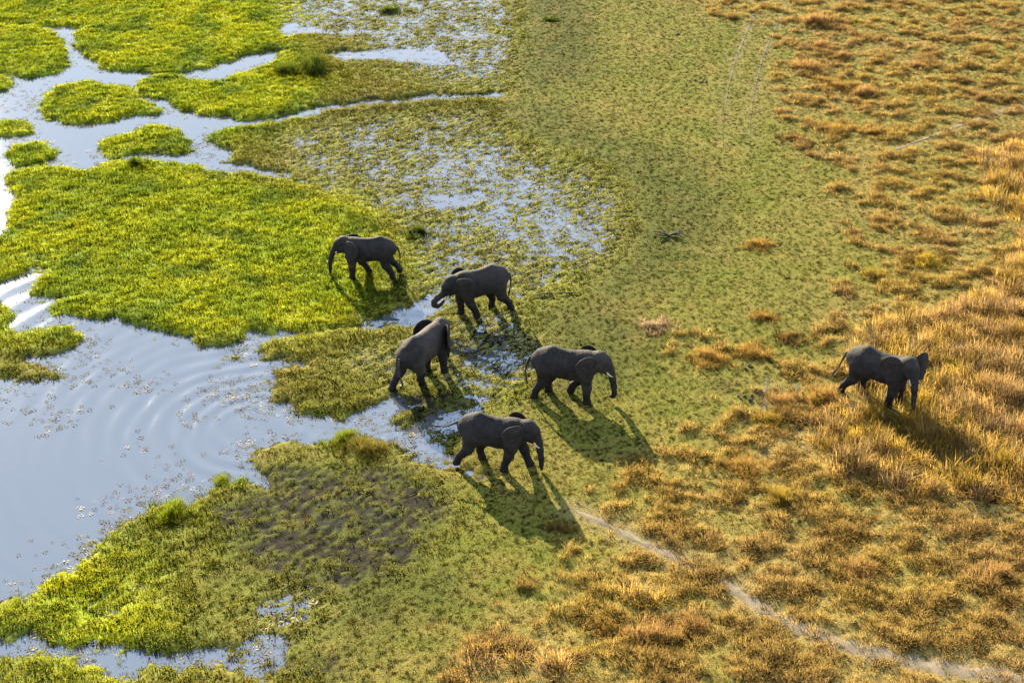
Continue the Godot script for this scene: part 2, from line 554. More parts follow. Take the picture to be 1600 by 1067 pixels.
# ---------------------------------------------------------------- water
func build_water() -> void:
	var xs := PackedFloat32Array([-3500, -1000, -300, -120, -70, -50])
	var x := -42.0
	while x < 4.0:
		xs.append(x)
		x += 0.16
	for far in [6.0, 10.0, 20.0, 40.0, 80.0, 300.0, 1000.0, 3500.0]:
		xs.append(far)
	var zs := PackedFloat32Array([-3500, -1000, -300, -150, -125, -110, -100, -94])
	var z := -90.0
	while z < -38.0:
		zs.append(z)
		z += 0.16
	for far in [-34.0, -20.0, 20.0, 100.0, 300.0, 1000.0, 3500.0]:
		zs.append(far)
	var nx := xs.size()
	var nz := zs.size()
	var pos := PackedVector3Array()
	var nor := PackedVector3Array()
	pos.resize(nx * nz)
	nor.resize(nx * nz)
	var c1 := ground(405, 668)
	var c2 := ground(640, 690)
	var c3 := ground(560, 600)
	for j in nz:
		for i in nx:
			var p := Vector3(xs[i], 0, zs[j])
			var y := 0.0
			var dx := 0.0
			var dz := 0.0
			for ring in [[c1, 0.0145, 0.92, 9.0, 1.0], [c2, 0.004, 0.7, 12.0, 2.2], [c3, 0.0125, 1.5, 20.0, 0.4]]:
				var d: Vector3 = p - ring[0]
				var r := maxf(d.length(), 0.05)
				var n := noise_big.get_noise_2d(p.x * 0.6, p.z * 0.6)
				var k: float = TAU / ring[2]
				var a: float = ring[1] * smoothstep(0.3, 2.5, r) * exp(-pow(r / ring[3], 2.0)) * (0.8 + 1.0 * n)
				var ph: float = k * r + n * 4.0 + noise_mid.get_noise_2d(p.x * 0.5, p.z * 0.5) * 1.2 + ring[4]
				y += a * sin(ph)
				var slope := a * k * cos(ph)
				dx += slope * d.x / r
				dz += slope * d.z / r
			var churn := exp(-pow((p - c2).length() / 4.5, 2.0)) * 0.10 + 0.004
			dx += churn * noise_fine.get_noise_2d(p.x * 0.9, p.z * 0.9)
			dz += churn * noise_fine.get_noise_2d(p.x * 0.9 + 50.0, p.z * 0.9)
			pos[j * nx + i] = Vector3(p.x, y, p.z)
			nor[j * nx + i] = Vector3(-dx, 1, -dz).normalized()
	var index := PackedInt32Array()
	for j in nz - 1:
		for i in nx - 1:
			var a := j * nx + i
			index.append_array(PackedInt32Array([a, a + 1, a + nx, a + 1, a + nx + 1, a + nx]))
	var m := StandardMaterial3D.new()
	m.resource_name = "water"
	m.albedo_color = Color(0.485, 0.505, 0.535)
	m.metallic = 0.75
	m.roughness = 0.03
	m.metallic_specular = 0.5
	m.uv1_triplanar = true
	m.uv1_world_triplanar = true
	m.uv1_scale = Vector3.ONE * 0.16
	m.normal_enabled = true
	m.normal_texture = relief(77, 0.02, 2.0)
	m.normal_scale = 0.03
	var o := MeshInstance3D.new()
	o.name = "water"
	o.mesh = as_mesh(pos, nor, PackedColorArray(), index)
	o.material_override = m
	add_child(o)
	tag(o, "pale blue shallow flood water of the rippled pool and its channels", "water", "", "structure")


# ---------------------------------------------------------------- trails
func build_trails() -> void:
	var m := StandardMaterial3D.new()
	m.resource_name = "trail_dust"
	m.vertex_color_use_as_albedo = true
	m.roughness = 1.0
	m.uv1_triplanar = true
	m.uv1_world_triplanar = true
	m.uv1_scale = Vector3.ONE * 0.8
	m.albedo_texture = grain(8, 0.05, 0.6, 1.0)
	for t in trails():
		var curve := Curve3D.new()
		var line: Array = t[0]
		for i in range(0, line.size(), 2):
			curve.add_point(ground(line[i], line[i + 1]))
		var st := SurfaceTool.new()
		st.begin(Mesh.PRIMITIVE_TRIANGLES)
		var length := curve.get_baked_length()
		var steps := int(length / 0.22)
		var before := []
		for s in steps + 1:
			var at := curve.sample_baked(length * s / steps)
			var ahead := curve.sample_baked(minf(length, length * s / steps + 0.3)) - curve.sample_baked(maxf(0.0, length * s / steps - 0.3))
			var side := Vector3(-ahead.z, 0, ahead.x).normalized()
			var f := float(s) / steps
			var wide: float = t[1] * (0.26 + 0.25 * noise_small.get_noise_2d(at.x * 0.8, at.z * 0.8)) * (1.0 if t[2] != "footpath" else 0.7 + 1.5 * f)
			if t[2] == "wheel_track":
				wide *= smoothstep(0.0, 0.45, 1.0 - f) * smoothstep(-0.75, 0.1, noise_mid.get_noise_2d(at.x, at.z * 0.6))
			wide *= smoothstep(0.0, 0.08, f) * smoothstep(0.0, 0.08, 1.0 - f) + 0.05
			var row := []
			for e in [-1.0, -0.5, 0.0, 0.5, 1.0]:
				var p: Vector3 = at + side * wide * (e + 0.25 * noise_fine.get_noise_2d(at.x + e * 7.0, at.z))
				p.y = height_at(p.x, p.z) + (0.022 if absf(e) < 0.9 else -0.012)
				row.append(p)
			if before:
				for e in 4:
					for q in [before[e], row[e], before[e + 1], before[e + 1], row[e], row[e + 1]]:
						var pale := Color(0.23, 0.18, 0.112) if t[2] == "footpath" else Color(0.115, 0.10, 0.036)
						st.set_color(pale * (0.85 + 0.5 * noise_small.get_noise_2d(q.x, q.z)))
						st.add_vertex(q)
			before = row
		st.index()
		st.generate_normals()
		var o := MeshInstance3D.new()
		o.name = numbered(t[2])
		o.mesh = st.commit()
		o.material_override = m
		add_child(o, true)
		tag(o, t[4], "path", "", "structure")


# ---------------------------------------------------------------- elephants
var skin: StandardMaterial3D
var ivory: StandardMaterial3D
var hair: StandardMaterial3D
var eye_look: StandardMaterial3D


func build_elephants() -> void:
	skin = StandardMaterial3D.new()
	skin.resource_name = "elephant_skin"
	skin.vertex_color_use_as_albedo = true
	skin.roughness = 0.75
	skin.metallic_specular = 0.35
	skin.uv1_triplanar = true
	skin.uv1_scale = Vector3.ONE * 0.7
	skin.albedo_texture = grain(91, 0.02, 0.55, 1.0)
	skin.normal_enabled = true
	skin.normal_texture = relief(92, 0.035, 5.0)
	skin.normal_scale = 1.5
	ivory = StandardMaterial3D.new()
	ivory.resource_name = "tusk_ivory"
	ivory.albedo_color = Color(0.60, 0.55, 0.46)
	ivory.roughness = 0.4
	hair = StandardMaterial3D.new()
	hair.resource_name = "tail_hair"
	hair.albedo_color = Color(0.13, 0.12, 0.12)
	hair.roughness = 0.8
	eye_look = StandardMaterial3D.new()
	eye_look.resource_name = "eye_dark"
	eye_look.albedo_color = Color(0.06, 0.04, 0.03)
	eye_look.roughness = 0.2
	var hang := [Vector3(1.98, 1.62, 0), Vector3(2.05, 1.22, 0), Vector3(2.08, 0.82, 0), Vector3(2.09, 0.45, 0), Vector3(2.12, 0.2, 0)]
	# legs: foot along the body and lift, in the order left front, right front, left hind, right hind
	elephant({"at": [577, 435], "yaw": 180.0, "size": 0.87, "tone": 1.05, "dust": 0.5, "feet": [[1.0, 0.0], [0.0, 0.0], [-1.45, 0.0], [-1.85, 0.12]],
		"head": [0.0, -6.0, 0.0], "trunk": [Vector3(2.03, 1.6, 0), Vector3(2.16, 1.2, 0), Vector3(2.20, 0.8, 0), Vector3(2.17, 0.4, 0), Vector3(2.16, 0.12, 0)], "ears": [0.5, 0.25], "tusk": 0.12,
		"tail": [Vector3(-1.74, 2.0, 0), Vector3(-1.88, 1.6, 0), Vector3(-1.9, 1.2, 0), Vector3(-1.86, 0.85, 0)],
		"label": "dark grey elephant grazing on the yellow green island, facing left, trunk straight down"})
	elephant({"at": [748, 491], "yaw": 205.0, "size": 0.97, "tone": 1.0, "dust": 0.35, "feet": [[0.25, 0.0], [0.85, 0.0], [-1.7, 0.0], [-0.9, 0.0]],
		"head": [0.0, 11.0, -0.03], "trunk": [Vector3(2.09, 1.80, 0), Vector3(2.36, 1.72, 0), Vector3(2.60, 1.58, 0), Vector3(2.66, 1.38, 0), Vector3(2.52, 1.24, 0), Vector3(2.30, 1.26, 0), Vector3(2.10, 1.40, 0)], "ears": [0.55, 0.35], "tusk": 0.3,
		"tail": [Vector3(-1.74, 2.0, 0), Vector3(-1.84, 1.6, 0), Vector3(-1.85, 1.2, 0.05), Vector3(-1.82, 0.9, 0.1)],
		"label": "dark grey elephant in flooded grass, facing left, trunk curled up to its mouth"})
	elephant({"at": [662, 594], "yaw": 56.0, "size": 1.0, "tone": 1.0, "dust": 1.0, "feet": [[0.74, 0.0], [1.05, 0.0], [-1.6, 0.0], [-0.45, 0.0]], "splay": [0.0, 0.1, 0.3, -0.1],
		"head": [6.0, 0.0, 0.0], "trunk": hang, "ears": [0.62, 0.6], "tusk": 0.15,
		"tail": [Vector3(-1.74, 2.0, 0), Vector3(-1.86, 1.6, 0), Vector3(-1.86, 1.2, 0.05), Vector3(-1.8, 0.9, 0.08)],
		"label": "dark grey elephant walking away from us, rump and both ears showing"})
	elephant({"at": [886, 625], "yaw": -12.0, "size": 0.99, "tone": 1.0, "dust": 0.7, "feet": [[0.1, 0.1], [1.0, 0.0], [-0.95, 0.0], [-1.5, 0.0]],
		"head": [0.0, -2.0, 0.0], "trunk": [Vector3(2.0, 1.62, 0), Vector3(2.08, 1.22, 0), Vector3(2.14, 0.82, 0), Vector3(2.16, 0.5, 0), Vector3(2.1, 0.3, 0), Vector3(1.98, 0.28, 0)], "ears": [0.36, 0.5], "tusk": 0.3,
		"tail": [Vector3(-1.74, 2.0, 0), Vector3(-1.92, 1.6, 0), Vector3(-1.98, 1.2, 0), Vector3(-1.95, 0.85, 0)],
		"label": "largest dark grey elephant on the lawn, facing right, tail hanging, casting a long shadow"})
	elephant({"at": [774, 731], "yaw": -14.0, "size": 0.96, "tone": 0.85, "dust": 0.2, "feet": [[1.5, 0.0], [0.48, 0.0], [-0.72, 0.0], [-1.72, 0.0]],
		"head": [0.0, 4.0, 0.0], "trunk": [Vector3(2.02, 1.6, 0), Vector3(2.12, 1.2, 0), Vector3(2.2, 0.8, 0), Vector3(2.24, 0.45, 0), Vector3(2.26, 0.2, 0)], "ears": [0.36, 0.5], "tusk": 0.3,
		"tail": [Vector3(-1.70, 2.05, 0), Vector3(-1.95, 1.9, 0), Vector3(-2.25, 1.72, 0.0), Vector3(-2.55, 1.68, 0)],
		"label": "dark grey elephant striding out of the muddy crossing, facing right, tail held out behind"})
	elephant({"at": [1370, 629], "yaw": -34.0, "size": 0.97, "tone": 1.1, "dust": 0.3, "feet": [[0.95, 0.0], [0.7, 0.0], [-0.9, 0.0], [-1.7, 0.0]],
		"head": [-34.0, -3.0, 0.22], "trunk": hang, "ears": [1.3, 0.7], "tusk": 0.28,
		"tail": [Vector3(-1.74, 2.0, 0), Vector3(-1.92, 1.55, 0.0), Vector3(-2.02, 1.2, 0.1), Vector3(-2.15, 0.95, 0.15)],
		"label": "lone dark grey elephant standing in tall golden grass, ears spread"})


func head_turn(p: Vector3, turn: Basis, shift: Vector3) -> Vector3:
	var pivot := Vector3(1.05, 2.05, 0)
	return turn * (p - pivot) + pivot + shift


func elephant(d: Dictionary) -> void:
	var size: float = d.size
	var home := ground(d.at[0], d.at[1])
	home.y = maxf(height_at(home.x, home.z), -0.05) - 0.02
	var root := Node3D.new()
	root.name = numbered("elephant")
	root.position = home
	root.rotation.y = deg_to_rad(d.yaw)
	root.scale = Vector3.ONE * size
	add_child(root, true)
	tag(root, d.label, "elephant", "elephants crossing the floodplain")
	var turn := Basis(Vector3.UP, deg_to_rad(d.head[0])) * Basis(Vector3.BACK, deg_to_rad(-d.head[1]))
	var shift := Vector3(0, d.head[2], 0)
	var splay: Array = d.get("splay", [0.0, 0.0, 0.0, 0.0])

	# bones: from, to, radius there, radius here, softness, sideways squeeze
	var bones := []
	var torso := [[Vector3(-1.22, 1.86, 0), 0.52], [Vector3(-0.86, 1.90, 0), 0.66], [Vector3(-0.35, 1.80, 0), 0.68], [Vector3(0.2, 1.76, 0), 0.69], [Vector3(0.65, 1.82, 0), 0.66], [Vector3(0.95, 1.90, 0), 0.56]]
	for i in torso.size() - 1:
		bones.append([torso[i][0], torso[i + 1][0], torso[i][1], torso[i + 1][1], 0.16, 0.90])
	# spine ridge and hip bones
	bones.append([Vector3(-1.3, 2.28, 0), Vector3(-0.7, 2.5, 0), 0.12, 0.13, 0.2, 1.0])
	bones.append([Vector3(-0.7, 2.5, 0), Vector3(0.2, 2.36, 0), 0.13, 0.12, 0.2, 1.0])
	bones.append([Vector3(0.2, 2.36, 0), Vector3(0.95, 2.42, 0), 0.12, 0.14, 0.2, 1.0])
	# neck and head
	var nb := head_turn(Vector3(1.42, 2.16, 0), turn, shift)
	bones.append([Vector3(0.85, 2.0, 0), nb, 0.56, 0.42, 0.22, 0.85])
	var cran := head_turn(Vector3(1.50, 2.30, 0), turn, shift)
	var brow := head_turn(Vector3(1.72, 2.12, 0), turn, shift)
	bones.append([cran, brow, 0.36, 0.31, 0.15, 0.92])
	var root_of_trunk := head_turn(Vector3(1.88, 1.88, 0), turn, shift)
	bones.append([brow, root_of_trunk, 0.30, 0.225, 0.15, 1.0])
	for s in [-1.0, 1.0]:
		bones.append([head_turn(Vector3(1.48, 2.0, 0.2 * s), turn, shift), head_turn(Vector3(1.76, 1.76, 0.12 * s), turn, shift), 0.2, 0.14, 0.12, 1.0])
	bones.append([head_turn(Vector3(1.40, 1.82, 0), turn, shift), head_turn(Vector3(1.78, 1.52, 0), turn, shift), 0.24, 0.07, 0.12, 1.0])
	var before := root_of_trunk
	var thick := 0.225
	var trunk: Array = d.trunk
	for i in trunk.size():
		var p: Vector3 = head_turn(trunk[i], turn if i < 99 else Basis(), shift)
		var next := lerpf(0.185, 0.072, float(i) / (trunk.size() - 1))
		bones.append([before, p, thick, next, 0.08, 1.0])
		before = p
		thick = next
	# legs
	for k in 4:
		var left := k % 2 == 0
		var s := -1.0 if left else 1.0
		var fx: float = d.feet[k][0]
		var lift: float = d.feet[k][1]
		var fz: float = s * (0.36 + splay[k])
		if k < 2:
			var hip := Vector3(0.86, 1.62, s * 0.36)
			var foot := Vector3(fx, 0.10 + lift, fz)
			var knee := hip.lerp(foot, 0.52) + Vector3(0.05 + lift * 1.2, 0, 0)
			var wrist := hip.lerp(foot, 0.82) + Vector3(-0.01 - lift * 0.3, 0.02, 0)
			bones.append([hip, knee, 0.35, 0.225, 0.18, 0.85])
			bones.append([knee, wrist, 0.225, 0.168, 0.08, 1.0])
			bones.append([wrist, foot, 0.168, 0.185, 0.06, 1.0])
			bones.append([foot, foot + Vector3(0.07, -0.02, 0), 0.18, 0.15, 0.05, 1.0])
		else:
			var hip := Vector3(-0.98, 1.58, s * 0.34)
			var foot := Vector3(fx, 0.10 + lift, fz)
			var knee := hip.lerp(foot, 0.46) + Vector3(0.14, 0, 0)
			var hock := hip.lerp(foot, 0.76) + Vector3(-0.03, 0, 0)
			bones.append([hip, knee, 0.46, 0.265, 0.18, 0.78])
			bones.append([knee, hock, 0.265, 0.17, 0.1, 0.95])
			bones.append([hock, foot, 0.17, 0.172, 0.06, 1.0])
			bones.append([foot, foot + Vector3(0.06, -0.02, 0), 0.175, 0.145, 0.05, 1.0])
	var o := MeshInstance3D.new()
	o.name = "body"
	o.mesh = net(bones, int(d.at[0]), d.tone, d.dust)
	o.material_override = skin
	root.add_child(o, true)

	for e in 2:
		var s := -1.0 if e == 0 else 1.0
		var ear := MeshInstance3D.new()
		ear.name = "ear"
		ear.mesh = ear_mesh(s, d.ears[e], turn, shift, int(d.at[0]) + e)
		ear.material_override = skin
		root.add_child(ear, true)
	for s in [-1.0, 1.0]:
		var t: float = d.tusk
		var pts := []
		for q in [Vector3(1.80, 1.76, 0.16 * s), Vector3(1.80 + t * 0.45, 1.70 - t * 0.42, 0.22 * s), Vector3(1.80 + t * 0.85, 1.70 - t * 0.62, 0.25 * s), Vector3(1.80 + t * 1.15, 1.70 - t * 0.66, 0.25 * s)]:
			pts.append(head_turn(q, turn, shift))
		var tusk := MeshInstance3D.new()
		tusk.name = "tusk"
		tusk.mesh = tube(pts, [0.055, 0.05, 0.036, 0.012], 8)
		tusk.material_override = ivory
		root.add_child(tusk, true)
		var eye := MeshInstance3D.new()
		eye.name = "eye"
		var ball := SphereMesh.new()
		ball.radius = 0.032
		ball.height = 0.064
		ball.radial_segments = 10
		ball.rings = 6
		eye.mesh = ball
		eye.material_override = eye_look
		eye.position = head_turn(Vector3(1.78, 2.08, 0.262 * s), turn, shift)
		root.add_child(eye, true)
	var tail := MeshInstance3D.new()
	tail.name = "tail"
	tail.mesh = tube(d.tail, [0.075, 0.05, 0.036, 0.028], 8)
	tail.material_override = hair
	root.add_child(tail, true)
	var tuft := MeshInstance3D.new()
	tuft.name = "tail_tuft"
	var end: Vector3 = d.tail[3]
	var way: Vector3 = (end - d.tail[2]).normalized()
	tuft.mesh = tube([end - way * 0.06, end + way * 0.08, end + way * 0.22, end + way * 0.34], [0.028, 0.06, 0.05, 0.008], 7)
	tuft.material_override = hair
	tail.add_child(tuft, true)


func tube(points: Array, radii: Array, sides: int) -> ArrayMesh:
	var curve := Curve3D.new()
	for i in points.size():
		var a: Vector3 = points[maxi(i - 1, 0)]
		var b: Vector3 = points[mini(i + 1, points.size() - 1)]
		curve.add_point(points[i], (a - b) / 6.0, (b - a) / 6.0)
	var pos := PackedVector3Array()
	var nor := PackedVector3Array()
	var index := PackedInt32Array()
	var rows := (points.size() - 1) * 4 + 1
	var across := Vector3(0.13, 0.31, 1.0).normalized()
	for r in rows:
		var f := float(r) / (rows - 1) * (points.size() - 1)
		var i := mini(int(f), points.size() - 2)
		var p := curve.sample(i, f - i)
		var ahead := (curve.sample(i, minf(f - i + 0.05, 1.0)) - curve.sample(i, maxf(f - i - 0.05, 0.0))).normalized()
		var u := ahead.cross(across).normalized()
		var v := ahead.cross(u).normalized()
		var radius := lerpf(radii[i], radii[i + 1], f - i)
		for s in sides:
			var a := TAU * s / sides
			var n := u * cos(a) + v * sin(a)
			pos.append(p + n * radius)
			nor.append(n)
		if r:
			for s in sides:
				var a := (r - 1) * sides + s
				var b := (r - 1) * sides + (s + 1) % sides
				index.append_array(PackedInt32Array([a, a + sides, b, b, a + sides, b + sides]))
	for cap in [0, rows - 1]:
		var middle := Vector3.ZERO
		for s in sides:
			middle += pos[cap * sides + s] / sides
		pos.append(middle)
		nor.append((middle - (pos[(1 if cap == 0 else rows - 2) * sides])).normalized())
		for s in sides:
			index.append_array(PackedInt32Array([pos.size() - 1, cap * sides + s, cap * sides + (s + 1) % sides]))
	return as_mesh(pos, nor, PackedColorArray(), index)


func ear_mesh(s: float, flare: float, turn: Basis, shift: Vector3, seeded: int) -> ArrayMesh:
	var outline := [Vector2(-0.06, 0.12), Vector2(0.02, 0.30), Vector2(0.20, 0.43), Vector2(0.45, 0.45), Vector2(0.68, 0.36), Vector2(0.84, 0.18), Vector2(0.88, -0.05), Vector2(0.82, -0.30), Vector2(0.68, -0.54), Vector2(0.50, -0.72), Vector2(0.34, -0.80), Vector2(0.22, -0.70), Vector2(0.12, -0.50), Vector2(0.02, -0.30), Vector2(-0.06, -0.08)]
	var smooth := []
	for i in outline.size():
		var a: Vector2 = outline[i]
		var b: Vector2 = outline[(i + 1) % outline.size()]
		var before: Vector2 = outline[(i - 1 + outline.size()) % outline.size()]
		var after: Vector2 = outline[(i + 2) % outline.size()]
		smooth.append(a)
		smooth.append(a.cubic_interpolate(b, before, after, 0.5))
	for i in smooth.size():
		smooth[i] = smooth[i] * 1.12
	var rim := smooth.size()
	var middle := Vector2(0.36, -0.10)
	var rings := 7
	var out_way := Vector3(-cos(flare), 0, s * sin(flare)).normalized()
	var normal := Vector3(sin(flare), 0, s * cos(flare)).normalized()
	var base := Vector3(1.36, 2.10, s * 0.38)
	var pos := PackedVector3Array()
	var col := PackedColorArray()
	for side in 2:
		for r in rings + 1:
			var f := float(r) / rings
			for i in rim:
				var q: Vector2 = middle.lerp(smooth[i], f)
				var bulge := 0.10 * sin(clampf(q.x / 0.9, 0.0, 1.0) * PI) + 0.12 * maxf(0.0, q.x) * maxf(0.0, -q.y) + 0.025 * noise_small.get_noise_2d(q.x * 3.0 + seeded, q.y * 3.0)
				bulge -= 0.10 * smoothstep(0.25, 0.5, q.y) * (1.0 - flare * 0.5)
				var thick := 0.032 * (1.0 - f * f * f) + 0.012
				var p := base + out_way * q.x + Vector3.UP * q.y + normal * (bulge + (thick if side == 0 else -thick))
				pos.append(head_turn(p, turn, shift))
				var n := noise_small.get_noise_2d(q.x * 2.0 + seeded, q.y * 2.0)
				col.append(Color(0.025, 0.0195, 0.0175) * (1.0 + 0.5 * n))
	var per := (rings + 1) * rim
	var st := SurfaceTool.new()
	st.begin(Mesh.PRIMITIVE_TRIANGLES)
	st.set_smooth_group(0)
	for i in pos.size():
		st.set_color(col[i])
		st.add_vertex(pos[i])
	var flip := s < 0.0
	for r in rings:
		for i in rim:
			var n := (i + 1) % rim
			var a := r * rim + i
			var b := r * rim + n
			var c := a + rim
			var e := b + rim
			for q in [[a, b, c], [b, e, c]]:
				var order: Array = q if flip else [q[0], q[2], q[1]]
				for v in order:
					st.add_index(v)
				for v in [order[0], order[2], order[1]]:
					st.add_index(v + per)
	for i in rim:
		var a := rings * rim + i
		var b := rings * rim + (i + 1) % rim
		for q in [[a, b, a + per], [b, b + per, a + per]]:
			var order: Array = q if flip else [q[0], q[2], q[1]]
			for v in order:
				st.add_index(v)
	st.generate_normals()
	return st.commit()


# the skin round the bones: a distance field on a grid, meshed with surface nets
func net(bones: Array, seeded: int, tone: float, dusty: float) -> ArrayMesh:
	var cell := 0.038
	var low := Vector3(1e9, 1e9, 1e9)
	var high := -low
	for b in bones:
		var r: float = maxf(b[2], b[3])
		for e in 2:
			var p: Vector3 = b[e]
			low = low.min(p - Vector3.ONE * (r + 0.12))
			high = high.max(p + Vector3.ONE * (r + 0.12))
	low.y = -0.08
	var nx := int((high.x - low.x) / cell) + 2
	var ny := int((high.y - low.y) / cell) + 2
	var nz := int((high.z - low.z) / cell) + 2
	var field := PackedFloat32Array()
	field.resize(nx * ny * nz)
	field.fill(9.0)
	for b in bones:
		var a: Vector3 = b[0]
		var ba: Vector3 = b[1] - a
		var ra: float = b[2]
		var rb: float = b[3]
		var k: float = b[4]
		var squeeze: float = b[5]
		var inv := 1.0 / squeeze
		var reach := maxf(ra, rb) + k * 0.5 + cell * 2.0
		var lo := a.min(b[1]) - Vector3.ONE * reach - low
		var hi := a.max(b[1]) + Vector3.ONE * reach - low
		var len2 := maxf(ba.length_squared(), 1e-6)
		for iz in range(maxi(0, int(lo.z / cell)), mini(nz, int(hi.z / cell) + 1)):
			var z := (low.z + iz * cell - a.z)
			for iy in range(maxi(0, int(lo.y / cell)), mini(ny, int(hi.y / cell) + 1)):
				var y := low.y + iy * cell - a.y
				var row := (iz * ny + iy) * nx
				for ix in range(maxi(0, int(lo.x / cell)), mini(nx, int(hi.x / cell) + 1)):
					var p := Vector3(low.x + ix * cell - a.x, y, z)
					var t := clampf(p.dot(ba) / len2, 0.0, 1.0)
					p -= ba * t
					p.z *= inv
					var dist := p.length() - (ra + (rb - ra) * t)
					var old := field[row + ix]
					var h := k - absf(old - dist)
					field[row + ix] = minf(old, dist) - (h * h / k * 0.25 if h > 0.0 else 0.0)
	# flat soles
	for iy in ny:
		var y := low.y + iy * cell
		if y < cell * 2.0:
			for iz in nz:
				var row := (iz * ny + iy) * nx
				for ix in nx:
					field[row + ix] = maxf(field[row + ix], -y)
	var id := PackedInt32Array()
	id.resize(nx * ny * nz)
	id.fill(-1)
	var pos := PackedVector3Array()
	var nor := PackedVector3Array()
	var col := PackedColorArray()
	var step := [1, nx, nx * ny]
	var edges := [[0, 1], [2, 3], [4, 5], [6, 7], [0, 2], [1, 3], [4, 6], [5, 7], [0, 4], [1, 5], [2, 6], [3, 7]]
	var offs := [0, 1, nx, nx + 1, nx * ny, nx * ny + 1, nx * ny + nx, nx * ny + nx + 1]
	var corner := []
	for c in 8:
		corner.append(Vector3(c & 1, (c >> 1) & 1, (c >> 2) & 1))
	var near_cell := cell * 1.8
	var value := PackedFloat32Array()
	value.resize(8)
	for iz in nz - 1:
		for iy in ny - 1:
			for ix in nx - 1:
				var at := (iz * ny + iy) * nx + ix
				var f0 := field[at]
				if f0 > near_cell or f0 < -near_cell:
					continue
				var inside := 0
				for c in 8:
					value[c] = field[at + offs[c]]
					if value[c] < 0.0:
						inside += 1
				if inside == 0 or inside == 8:
					continue
				var sum := Vector3.ZERO
				var n := 0
				for e in edges:
					var va := value[e[0]]
					var vb := value[e[1]]
					if (va < 0.0) != (vb < 0.0):
						sum += corner[e[0]].lerp(corner[e[1]], va / (va - vb))
						n += 1
				id[at] = pos.size()
				var p := low + (Vector3(ix, iy, iz) + sum / n) * cell
				pos.append(p)
				var g := Vector3(value[1] + value[3] + value[5] + value[7] - value[0] - value[2] - value[4] - value[6], value[2] + value[3] + value[6] + value[7] - value[0] - value[1] - value[4] - value[5], value[4] + value[5] + value[6] + value[7] - value[0] - value[1] - value[2] - value[3])
				nor.append(g.normalized())
				var m := noise_small.get_noise_3d(p.x + seeded, p.y, p.z)
				var m2 := noise_fine.get_noise_3d(p.x * 0.8, p.y * 0.8 + seeded, p.z * 0.8)
				var c := Color(0.0185, 0.0157, 0.0147) * (1.0 + 0.5 * m + 0.45 * m2)
				var dust := clampf(noise_mid.get_noise_3d(p.x + seeded, p.y, p.z) * 1.6 + 0.2, 0.0, 1.0)
				c = (c * tone).lerp(Color(0.085, 0.068, 0.056), dust * dusty * 0.6)
				if p.y < 0.72 + 0.4 * m:     # legs and trunk tip darker below a ragged line
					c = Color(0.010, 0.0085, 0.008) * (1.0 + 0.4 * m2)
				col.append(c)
	var index := PackedInt32Array()
	for iz in range(1, nz - 1):
		for iy in range(1, ny - 1):
			for ix in range(1, nx - 1):
				var at := (iz * ny + iy) * nx + ix
				var f0 := field[at]
				if f0 > near_cell or f0 < -near_cell:
					continue
				for w in 3:
					var f1 := field[at + step[w]]
					if (f0 < 0.0) == (f1 < 0.0):
						continue
					var u: int = step[(w + 1) % 3]
					var v: int = step[(w + 2) % 3]
					var q := [id[at - u - v], id[at - v], id[at], id[at - u]]
					if q.min() < 0:
						continue
					if f0 < 0.0:
						index.append_array(PackedInt32Array([q[0], q[2], q[1], q[0], q[3], q[2]]))
					else:
						index.append_array(PackedInt32Array([q[0], q[1], q[2], q[0], q[2], q[3]]))
	return as_mesh(pos, nor, col, index)


# ---------------------------------------------------------------- grass meshes
func blade(st: Array, root: Vector3, way: float, tall_: float, wide: float, lean: float, tint: Color) -> void:
	var side := Vector3(cos(way + PI / 2.0), 0, sin(way + PI / 2.0)) * wide * 0.5
	var out_ := Vector3(cos(way), 0, sin(way))
	var mid := root + Vector3.UP * tall_ * 0.6 + out_ * lean * 0.35
	var tip := root + Vector3.UP * tall_ * (1.0 - 0.25 * minf(1.0, lean / maxf(tall_, 0.01))) + out_ * lean
	var n1 := side.cross(mid - root).normalized()
	var n2 := side.cross(tip - mid).normalized()
	n1 = (n1 * (0.4 if n1.y > 0.0 else -0.4) + Vector3.UP * 0.9).normalized()
	n2 = (n2 * (0.4 if n2.y > 0.0 else -0.4) + Vector3.UP * 0.9).normalized()
	var p: PackedVector3Array = st[0]
	var n: PackedVector3Array = st[1]
	var c: PackedColorArray = st[2]
	var a := root - side
	var b := root + side
	var e := mid - side * 0.8
	var f := mid + side * 0.8
	p.append_array(PackedVector3Array([a, b, e, b, f, e, e, f, tip]))
	n.append_array(PackedVector3Array([n1, n1, n2, n1, n2, n2, n2, n2, n2]))
	for i in 9:
		c.append(tint)
	st[0] = p
	st[1] = n
	st[2] = c


func tuft_mesh(blades: int, spread: float, tall_: float, wide: float, lean: float, vary: float) -> ArrayMesh:
	var st := [PackedVector3Array(), PackedVector3Array(), PackedColorArray()]
	for i in blades:
		var a := rng.randf() * TAU
		var r := sqrt(rng.randf()) * spread
		var root := Vector3(cos(a) * r, -0.03, sin(a) * r)
		var h := tall_ * rng.randf_range(0.55, 1.1)
		var k := 1.0 + rng.randf_range(-vary, vary)
		var k2 := 1.0 + rng.randf_range(-vary, vary) * 0.4
		blade(st, root, a + rng.randf_range(-0.9, 0.9), h, wide * rng.randf_range(0.7, 1.3), lean * rng.randf_range(0.3, 1.2), Color(k, k * k2, k))
	return as_mesh(st[0], st[1], st[2], PackedInt32Array())


func grass_material(called: String, glow: float) -> StandardMaterial3D:
	var m := StandardMaterial3D.new()
	m.resource_name = called
	m.vertex_color_use_as_albedo = true
	m.roughness = 0.6
	m.metallic_specular = 0.3
	m.cull_mode = BaseMaterial3D.CULL_DISABLED
	m.backlight_enabled = true
	m.backlight = Color(glow, glow, glow).linear_to_srgb()
	return m


var heap := {}       # name of the bunch -> numbers of its copies


